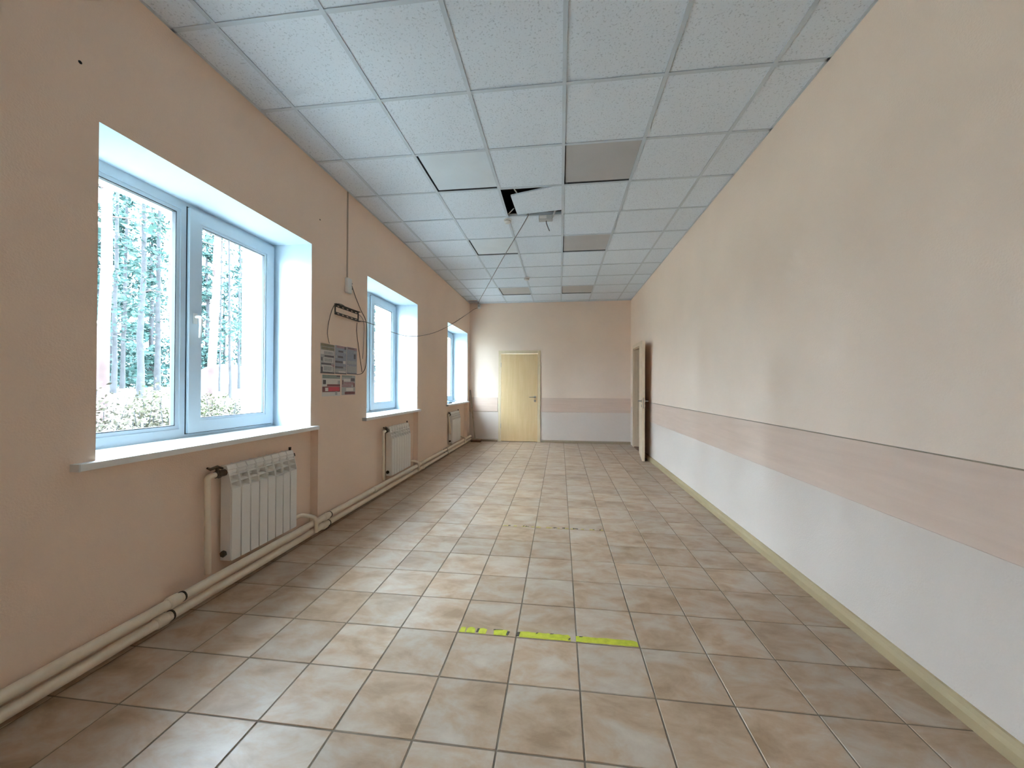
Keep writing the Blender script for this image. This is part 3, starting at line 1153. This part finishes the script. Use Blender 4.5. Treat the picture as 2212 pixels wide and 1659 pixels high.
wx = WX + 0.006
wire('loose_wire', [(wx + 0.02, 3.40, 1.972), (wx + 0.02, 3.30, 1.985), (wx, 3.235, 1.955), (wx, 3.165, 1.820), (wx, 3.140, 1.695), (wx, 3.168, 1.606)], 0.0030, 'cable_dark', 'dark wire hanging from the bracket down to the grey posters, left of the bracket')
wire('loose_wire', [(wx, 3.520, 2.228), (wx, 3.60, 2.12), (wx, 3.700, 2.012), (wx, 3.815, 1.905), (wx + 0.001, 3.826, 1.75), (wx + 0.001, 3.830, 1.59), (wx, 3.815, 1.450), (wx, 3.748, 1.368), (wx, 3.640, 1.346)], 0.0033, 'cable_dark', 'dark cable curving from the wall junction box down beside the window reveal')
wire('loose_wire', [(wx, 3.632, 1.868), (wx, 3.624, 1.785), (wx, 3.655, 1.66), (wx, 3.690, 1.535), (wx, 3.737, 1.376)], 0.0028, 'cable_dark', 'thin wire hanging straight below the bracket beside the posters')
wire('loose_wire', [(wx, 3.670, 1.955), (wx, 3.735, 1.93), (wx, 3.772, 1.860), (wx, 3.763, 1.66), (wx, 3.745, 1.513)], 0.0028, 'cable_grey', 'thin grey wire looping off the right end of the bracket')
wire('loose_wire', [(WX + 0.012, 3.668, 1.890), (WX + 0.025, 3.788, 1.897), (WX + 0.03, 4.07, 1.893), (WX + 0.03, 4.43, 1.878), (WX + 0.03, 4.86, 1.893), (WX + 0.03, 5.37, 1.966), (WX + 0.03, 6.11, 2.132), (WX + 0.03, 7.07, 2.427), (WX + 0.03, 8.17, 2.81), (WX + 0.10, 8.46, 2.96), (-1.84, YF - 0.012, 3.00)], 0.0040, 'cable_dark', 'long slack cable sagging across the middle window to the far corner')
wire('ceiling_cable', [(-0.374, 4.185, ZC + 0.01), (-0.378, 4.235, ZC - 0.012), (-0.85, 5.565, ZC - 0.010), (-1.35, 7.03, ZC - 0.010), (-1.795, 8.33, ZC - 0.012), (-1.81, 8.47, ZC - 0.020)], 0.0042, 'cable_grey', 'thin grey cable stretched across the ceiling from the gap to the corner')

# screw hole and scuff in the plaster
m = MB()
m.tube([(WX + 0.0002, 1.385, 2.606), (WX + 0.003, 1.385, 2.606)], [0.0075, 0.005], 8)
tag(m.build('wall_plug', 'mark'), 'dark screw plug left in the wall above the first window', 'wall plug')
m = MB()
m.tube([(WX + 0.0002, 3.030, 2.645), (WX + 0.002, 3.030, 2.645)], [0.007, 0.005], 8)
tag(m.build('wall_plug', 'smudge'), 'small screw plug in the wall beside the conduit', 'wall plug')


# ------------------------------------------------------------------ posters
def poster(y0, y1, z0, z1, mats, blocks, label, group):
    """flat sheet with printed blocks; block = (u0, u1, v0, v1, slot), v measured down from the top"""
    mb = MB()
    x = WX + 0.0004
    mb.box((x, y0, z0), (x + 0.0012, y1, z1), 0)
    for n, (u0, u1, v0, v1, s) in enumerate(blocks):
        xx = x + 0.0013 + 0.00004 * n
        a, b = y0 + (y1 - y0) * u0, y0 + (y1 - y0) * u1
        c, d = z1 - (z1 - z0) * v1, z1 - (z1 - z0) * v0
        mb.quad([(xx, a, c), (xx, b, c), (xx, b, d), (xx, a, d)], s)
    o = mb.build('poster', mats)
    tag(o, label, 'poster', group)


PU, PL = 'grey posters in the upper row', 'red posters in the lower row'
poster(3.048, 3.255, 1.340, 1.600, ['paper', 'p_grey', 'p_dark', 'p_olive', 'p_mauve'],
       [(0, 1, 0, 1, 1), (.02, .98, .0, .09, 3), (.06, .98, .11, .20, 3), (.02, .92, .22, .36, 0), (.24, .88, .25, .35, 1), (.28, .95, .38, .44, 2), (.05, .14, .46, .58, 2), (.22, .90, .46, .62, 0), (.26, .84, .48, .60, 1),
        (.05, .75, .65, .70, 2), (.75, .98, .68, .76, 4), (.10, .85, .72, .92, 0), (.22, .80, .75, .90, 1), (.03, .16, .78, .95, 2), (0, 1, .95, 1, 2)],
       'grey poster with an olive heading, leftmost of the three in the upper row', PU)
poster(3.262, 3.452, 1.342, 1.604, ['paper', 'p_blue', 'p_dark', 'p_mauve', 'p_grey'],
       [(0, 1, 0, 1, 1), (.12, .98, .0, .08, 3), (.8, .95, .02, .11, 2), (.28, .70, .17, .23, 2), (.72, .98, .18, .24, 4), (.24, .68, .36, .43, 2), (.04, .16, .35, .44, 4), (.02, .66, .54, .61, 2), (.70, .92, .52, .63, 0),
        (.02, .70, .73, .79, 2), (.72, .95, .74, .80, 4), (.02, .98, .83, .95, 4), (.30, .92, .90, .95, 0), (0, 1, .96, 1, 2)],
       'blue-grey poster with dark caption bars, middle of the upper row', PU)
poster(3.459, 3.640, 1.346, 1.608, ['paper', 'p_blue', 'p_dark', 'p_mauve', 'p_grey'],
       [(0, 1, 0, 1, 1), (.04, .98, .01, .09, 3), (.10, .70, .03, .06, 2), (.68, .86, .24, .42, 2), (.70, .95, .14, .20, 4), (.05, .95, .50, .62, 4), (.08, .14, .66, .71, 0), (.05, .95, .70, .94, 4), (0, 1, .96, 1, 2)],
       'blue-grey poster with a small dark picture, next to the hanging wires', PU)
poster(3.072, 3.352, 1.140, 1.330, ['paper', 'p_green', 'p_dark', 'p_red', 'p_maroon', 'p_grey'],
       [(.02, .98, .0, .17, 1), (.10, .75, .02, .12, 1), (.78, .98, .02, .08, 2), (.05, .20, .24, .44, 2), (.84, .98, .26, .44, 5), (.22, .80, .22, .42, 0), (.26, .98, .44, .54, 4), (.02, .98, .55, .80, 4), (.34, .94, .56, .76, 3), (.16, .32, .60, .76, 0), (.70, .82, .78, .95, 5)],
       'poster with a bright red band under the leftmost grey poster', PL)
poster(3.372, 3.612, 1.146, 1.334, ['paper', 'p_green', 'p_dark', 'p_mauve', 'p_maroon', 'p_grey'],
       [(0, 1, 0, 1, 5), (.02, .75, .02, .10, 1), (.14, .62, .18, .32, 0), (.66, .95, .14, .30, 2), (.18, .92, .34, .48, 3), (.04, .12, .26, .48, 4), (.02, .70, .50, .60, 3), (.85, .96, .40, .60, 4), (.32, .85, .64, .80, 0), (.22, .98, .84, .97, 4)],
       'mauve poster with a dark maroon foot, beside the poster with the red band', PL)


# ================================================================== floor tape
def strip(name, bits, smears, y0, y1, label, group, mat):
    """torn pieces of tape, each a thin raised patch, with black smears of adhesive"""
    t = thing(name, ((bits[0][0] + bits[-1][1]) / 2, (y0 + y1) / 2, 0), label, 'floor tape', group)
    rnd = random.Random(int(bits[0][0] * 1000) + 77)
    zb, zt = -0.0008, 0.0011
    for a, b in bits:
        n = max(2, int((b - a) / 0.014))
        top, bot = [], []
        for k in range(n + 1):
            x = a + (b - a) * k / n
            e = 0.010 if k in (0, n) else 0.003
            bot.append((x + rnd.uniform(-.002, .002), y0 + rnd.uniform(0, 0.002)))
            top.append((x + rnd.uniform(-.004, .004) * (1 if k in (0, n) else .4), y1 - rnd.uniform(0, e * 1.6)))
        mb = MB()
        mb.prism(bot + top[::-1], 2, zb, zt)
        mb.build('tape_piece', mat, t)
    for a, b, c, d in smears:
        mb = MB()
        mb.prism([(a, c), (b, c + 0.002), (b + 0.006, d), (a + 0.004, d)], 2, zb, zt + 0.0005)
        mb.build('smear', 'smudge', t)


ty0 = FY0 + FT * 2 + 0.004
ty1 = ty0 + 0.047
G1 = 'pieces of the bright yellow tape line'
strip('floor_tape', [(-.499, -.471), (-.464, -.419), (-.400, -.364), (-.324, -.257)], [(-.414, -.405, ty0 + .010, ty1 - .008), (-.330, -.285, ty1 - .008, ty1 - .003), (-.262, -.252, ty0 + .004, ty1 - .012)], ty0, ty1, 'most torn piece of yellow floor tape, with several gaps', G1, 'tape')
strip('floor_tape', [(-.195, .059)], [(-.212, -.198, ty0 + .006, ty1 - .010), (-.115, -.108, ty1 - .012, ty1 - .003), (-.045, -.030, ty1 - .008, ty1 - .002), (.045, .051, ty0 + .006, ty0 + .022)], ty0, ty1, 'middle piece of yellow floor tape between the torn piece and the unbroken piece', G1, 'tape')
strip('floor_tape', [(.085, .377)], [(.098, .113, ty1 - .010, ty1 - .003)], ty0, ty1 - 0.001, 'longest unbroken piece of bright yellow floor tape', G1, 'tape')
fy = FY0 + FT * 7
G2 = 'faded tape residue on the second line'
for nm, a, b, lb in (('floor_tape', -.500, -.215, 'faded tape residue with black specks at the end toward the windows'), ('floor_tape', -.200, .080, 'faded tape residue with black specks in the middle of the second line'), ('floor_tape', .095, .375, 'faded tape residue at the end of the second line toward the right wall')):
    rr = random.Random(int(a * 1000) + 5)
    sm = []
    for k in range(5):
        x = rr.uniform(a, b - 0.02)
        sm.append((x, x + rr.uniform(.006, .02), fy + rr.uniform(.006, .016), fy + rr.uniform(.020, .032)))
    bits, x = [], a
    while x < b - 0.02:
        w = rr.uniform(0.015, 0.06)
        bits.append((x, min(x + w, b)))
        x += w + rr.uniform(0.012, 0.05)
    strip(nm, bits, sm, fy + 0.004, fy + 0.030, lb, G2, 'tape_worn')

# ================================================================== far corner clutter
m = MB()
a, b = Vector((-1.865, 8.400, 0.010)), Vector((-2.005, 8.465, 1.150))
d = (b - a).normalized()
s1 = d.cross(Vector((0, 1, 0))).normalized()
s2 = d.cross(s1)
q = [s1 * 0.016 + s2 * 0.008, s1 * -0.016 + s2 * 0.008, s1 * -0.016 - s2 * 0.008, s1 * 0.016 - s2 * 0.008]
m.v += [tuple(a + k) for k in q] + [tuple(b + k) for k in q]
for f in ((0, 1, 2, 3), (7, 6, 5, 4), (0, 4, 5, 1), (1, 5, 6, 2), (2, 6, 7, 3), (3, 7, 4, 0)):
    m.f.append(f)
    m.m.append(0)
tag(m.build('wooden_batten', 'old_wood'), 'thin wooden batten leaning in the far corner beside the window', 'batten')
m = MB()
m.box((-1.945, 8.285, 0.0), (-1.720, 8.372, 0.058), 0, 0.004)
tag(m.build('wooden_block', 'brown_wood'), 'dark brown wooden offcut on the floor in the far corner', 'wood offcut')
# adapter and coiled cable on the corner window sill
sz = WZ0 + 0.0005
m = MB()
m.box((-2.20, 7.05, sz), (-2.07, 7.25, sz + 0.035), 0, 0.006)
tag(m.build('power_adapter', 'blue_plastic'), 'blue-grey power adapter on the sill of the corner window', 'adapter')
pts = []
for k in range(60):
    an = k * 0.42
    pts.append((-2.16 + math.cos(an) * (0.07 + 0.02 * math.sin(k * .7)), 7.45 + math.sin(an) * (0.13 + 0.03 * math.cos(k * .5)), sz + 0.006 + 0.0006 * k + 0.006 * (1 + math.sin(k * 1.1))))
pts += [(-2.12, 7.72, sz + 0.03), (-2.13, 7.86, sz + 0.006)]
m = MB()
m.tube(pts, 0.0055, 6)
tag(m.build('coiled_cable', 'blue_plastic', None, True), 'tangled blue-grey cable coil on the sill of the corner window', 'cable')


# ================================================================== outdoors
def gz(x):
    """height of the ground at distance x from the facade"""
    t = min(max((-x - 3.5) / 14.0, 0), 1)
    return -0.45 + 1.50 * t * t * (3 - 2 * t)


def build_ground():
    mb = MB()
    xs = [60, 25, 8, XO] + [-3.2 - 1.2 * i for i in range(16)] + [-30, -50, -90]
    ys = [-60 + 6 * i for i in range(27)]
    for i, x in enumerate(xs):
        for y in ys:
            w = 0.10 * math.sin(x * 0.9 + y * 0.5) * (1 if i > 3 else 0)
            mb.v.append((x, y, gz(x) + w))
    n = len(ys)
    for i in range(len(xs) - 1):
        for j in range(n - 1):
            mb.f.append((i * n + j, (i + 1) * n + j, (i + 1) * n + j + 1, i * n + j + 1))
            mb.m.append(0)
    tag(mb.build('ground', 'ground', None, True), 'sandy forest ground outside the windows', kind='structure')


build_ground()


def make_tree(name, x, y, h, r, bark, leaf, label, group, seed, lean=(0, 0), crown0=0.35, nbr=34, dens=26, spread=2.2, z0=None, size=0.16, low=0.9):
    rnd = random.Random(seed)
    z = (gz(x) if z0 is None else z0) - 0.25
    t = thing(name, (x, y, z + 0.25), label, 'tree', group)
    N = 12
    spine = []
    for k in range(N + 1):
        s = k / N
        spine.append(Vector((x + lean[0] * s + rnd.uniform(-1, 1) * r * 0.35 * (k > 0), y + lean[1] * s + rnd.uniform(-1, 1) * r * 0.35 * (k > 0), z + h * s)))
    m = MB()
    m.tube(spine, [r * (1.25 if k == 0 else 1) * (1 - 0.80 * (k / N)) for k in range(N + 1)], 10)
    m.build('trunk', bark, t, True)
    br, lf = MB(), MB()
    for _ in range(nbr):
        s = crown0 + (1 - crown0) * rnd.random() ** low
        i = min(int(s * N), N - 1)
        p = spine[i].lerp(spine[i + 1], s * N - i)
        an = rnd.uniform(0, 2 * math.pi)
        ln = spread * (1.15 - 0.8 * (s - crown0) / (1 - crown0 + 1e-6)) * rnd.uniform(0.5, 1.0)
        d = Vector((math.cos(an), math.sin(an), rnd.uniform(-0.15, 0.35)))
        q = [p, p + d * ln * 0.5 + Vector((0, 0, 0.03 * ln)), p + d * ln + Vector((0, 0, -0.12 * ln))]
        br.tube(q, [r * 0.16, r * 0.10, r * 0.03], 5, 0, False)
        for _c in range(dens):
            u = rnd.uniform(0.25, 1.05)
            c = (q[0].lerp(q[1], u * 2) if u < 0.5 else q[1].lerp(q[2], u * 2 - 1)) + Vector((rnd.gauss(0, .16), rnd.gauss(0, .16), rnd.gauss(-.04, .12))) * (0.6 + 0.3 * ln)
            a = Vector((rnd.gauss(0, 1), rnd.gauss(0, 1), rnd.gauss(0, .6))).normalized()
            b = a.cross(Vector((rnd.gauss(0, 1), rnd.gauss(0, 1), rnd.gauss(0, 1)))).normalized()
            L1, W1 = size * rnd.uniform(0.7, 1.5), size * rnd.uniform(0.16, 0.34)
            lf.quad([c - a * L1 * .5, c + b * W1, c + a * L1 * .5, c - b * W1])
    tag(br.build('branch_work', bark, t, True), kind='stuff')
    tag(lf.build('needle_foliage', leaf, t), kind='stuff')
    return t


def dirpos(px, x):
    """y of the point at depth x that lies in the direction of image column px (used to set the trees out)"""
    k = (px - 1106) / F_PX
    d = (R_.x * k + FW_.x, R_.y * k + FW_.y)
    return x * d[1] / d[0]


G = 'pines outside the windows'
TREES = [
    # px, x, height, radius, bark, lean, crown start, branches, label
    (213, -8.5, 15, .10, 'bark_red', (.1, .3), .30, 30, 'thick reddish pine trunk right beside the window reveal edge'),
    (376, -11.5, 16, .115, 'bark_red', (.0, -.2), .22, 34, 'thick reddish pine close to the window mullion'),
    (451, -9.0, 15, .105, 'bark_red', (.2, .5), .24, 34, 'pale leaning pine trunk behind the window handle'),
    (301, -14.0, 13, .10, 'bark', (.2, .1), .14, 44, 'slender grey pine in the middle of the fixed pane'),
    (340, -17.0, 14, .11, 'bark', (-.1, .1), .14, 44, 'slim grey pine between the grey and the thick reddish trunk'),
    (244, -16.0, 14, .08, 'bark', (.0, .2), .14, 44, 'thin grey pine next to the thick reddish trunk'),
    (264, -18.0, 13, .08, 'bark', (.5, -.2), .14, 44, 'thin slanting pine among the pines of the fixed pane'),
    (497, -13.0, 12, .055, 'bark', (.1, -.3), .18, 36, 'thin dark sapling pine in front of the pale mound'),
    (516, -16.0, 13, .07, 'bark', (.0, .0), .15, 44, 'dark slim pine at the edge of the facade'),
    (474, -15.0, 12, .04, 'bark', (.0, .1), .20, 30, 'very thin sapling pine left of the dark sapling'),
]
for k, (px, x, h, r, bark, lean, c0, nb, lb) in enumerate(TREES):
    make_tree('pine_tree', x, dirpos(px, x), h, r, bark, 'needles' if k % 2 else 'needles_pale', lb, G, 100 + k, lean, c0, nb, 24, 1.35)
for k, (x, y) in enumerate(((-9.5, 1.2), (-12.0, 3.4), (-10.5, -2.5), (-14.0, 0.2), (-11.0, 15.5), (-9.5, 18.5))):
    make_tree('pine_tree', x, y, 14, .11, 'bark_red' if k % 2 else 'bark', 'needles', 'tall pine on the lawn away from the first window', G, 150 + k, (.1, .1), .2, 36, 24, 1.35)
# the wood behind: look-alike pines, more added out of view to block low sky
protos = None
rnd = random.Random(5)
spots = []
for i in range(5):
    for j in range(15):
        spots.append((-19.5 - 4.6 * i + rnd.uniform(-.5, .5), -13 + 3.9 * j + (i % 2) * 1.9 + rnd.uniform(-.4, .4)))
mound_xy = (-19.0, dirpos(492, -19.0))
for x, y in spots:
    if math.hypot(x - mound_xy[0], y - mound_xy[1]) < 5.0:
        continue
    if protos is None:
        protos = make_tree('background_pine', x, y, 12.5, .15, 'bark', 'needles', 'distant pine in the pale wood behind the nearer pines', 'background pines', 300, (.1, .1), .025, 110, 30, 1.35, None, 0.26, 1.5)
        continue
    c = protos.copy()
    col.objects.link(c)
    c.location = (x, y, gz(x) - 0.1)
    c.rotation_euler = (0, 0, rnd.uniform(0, 6.28))
    s = rnd.uniform(0.8, 1.15)
    c.scale = (s, s, s)
    for ch in list(protos.children):
        d = ch.copy()
        col.objects.link(d)
        d.parent = c
        d.matrix_parent_inverse = ch.matrix_parent_inverse.copy()


def make_shrub(x, y, w, h, leaf, label, seed, n=2300, size=0.030):
    rnd = random.Random(seed)
    z = gz(x)
    t = thing('garden_shrub', (x, y, z), label, 'shrub', 'hedge shrubs past the first window' if 'past' in label else 'shrubs below the first window')
    st, lf = MB(), MB()
    for _ in range(26):
        a = rnd.uniform(0, 6.28)
        rr = w * math.sqrt(rnd.random())
        top = Vector((x + math.cos(a) * rr, y + math.sin(a) * rr, z + h * rnd.uniform(.55, 1.0) * (1 - 0.25 * (rr / w) ** 2)))
        bot = Vector((x + math.cos(a) * rr * .35, y + math.sin(a) * rr * .35, z - 0.05))
        st.tube([bot, bot.lerp(top, .5) + Vector((rnd.gauss(0, .04), rnd.gauss(0, .04), 0)), top], [.012, .009, .004], 5, 0, False)
        for _l in range(n // 26):
            u = 1 - rnd.random() ** 1.6 * 0.75
            c = bot.lerp(top, u) + Vector((rnd.gauss(0, .09), rnd.gauss(0, .09), rnd.gauss(0, .06)))
            p = Vector((rnd.gauss(0, 1), rnd.gauss(0, 1), rnd.gauss(0, .8))).normalized()
            q = p.cross(Vector((rnd.gauss(0, 1), rnd.gauss(0, 1), rnd.gauss(0, 1)))).normalized()
            s = size * rnd.uniform(.6, 1.4)
            lf.quad([c - p * s, c + q * s * .55 + p * s * .1, c + p * s, c - q * s * .55 + p * s * .1])
    tag(st.build('stem_work', 'bark', t, True), kind='stuff')
    tag(lf.build('foliage', leaf, t), kind='stuff')


SHRUBS = [(-5.4, 3.50, .46, 1.48, 'dry_leaf', 'pale dry shrub in the front row beside the reveal edge of the first window'),
          (-5.3, 4.42, .46, 1.46, 'dry_leaf', 'pale dry shrub in the front row below the slender grey pine'),
          (-5.5, 5.34, .46, 1.44, 'dry_leaf', 'dry shrub in the front row behind the window mullion'),
          (-5.4, 6.26, .46, 1.36, 'green_leaf', 'olive shrub in the front row below the window handle'),
          (-5.6, 7.18, .46, 1.30, 'dry_leaf', 'sparse dry shrub in the front row beside the facade'),
          (-7.0, 5.00, .50, 1.46, 'dry_leaf', 'dry shrub in the back row near the thick reddish pine trunk'),
          (-7.1, 6.02, .50, 1.52, 'green_leaf', 'olive-tipped shrub in the back row left of the mullion'),
          (-7.0, 7.04, .50, 1.36, 'green_leaf', 'olive shrub in the back row behind the window mullion'),
          (-7.2, 8.06, .50, 1.24, 'dry_leaf', 'dry shrub in the back row below the dark sapling pine')]
for k, y in enumerate((-0.2, 0.74, 1.66, 2.58, 8.1, 9.0, 9.9)):
    SHRUBS.append((-5.4 - 0.1 * (k % 2), y, .46, 1.40, 'green_leaf' if k % 3 == 1 else 'dry_leaf', 'shrub of the hedge row continuing past the first window'))
for k, (x, y, w, h, lm, lb) in enumerate(SHRUBS):
    make_shrub(x, y, w, h, lm, lb, 50 + k)

# pale mound of sand behind the saplings
mb = MB()
mx, my = -19.0, dirpos(492, -19.0)
NA, NR = 28, 8
rnd = random.Random(3)
mb.v.append((mx, my, gz(mx) + 1.35))
for i in range(1, NR + 1):
    s = i / NR
    for k in range(NA):
        a = 2 * math.pi * k / NA
        zz = 1.35 * (1 - s * s) ** 0.8 if s < 1 else -0.3
        mb.v.append((mx + math.cos(a) * 1.5 * s, my + math.sin(a) * 2.6 * s, gz(mx) + zz + (rnd.uniform(-.06, .06) if i < NR else 0)))
for k in range(NA):
    mb.f.append((0, 1 + k, 1 + (k + 1) % NA))
    mb.m.append(0)
for i in range(NR - 1):
    for k in range(NA):
        a, b = 1 + i * NA + k, 1 + i * NA + (k + 1) % NA
        mb.f.append((a, a + NA, b + NA, b))
        mb.m.append(0)
tag(mb.build('sand_mound', 'mound', None, True), 'pale rounded mound outdoors behind the thin sapling pines', 'mound')
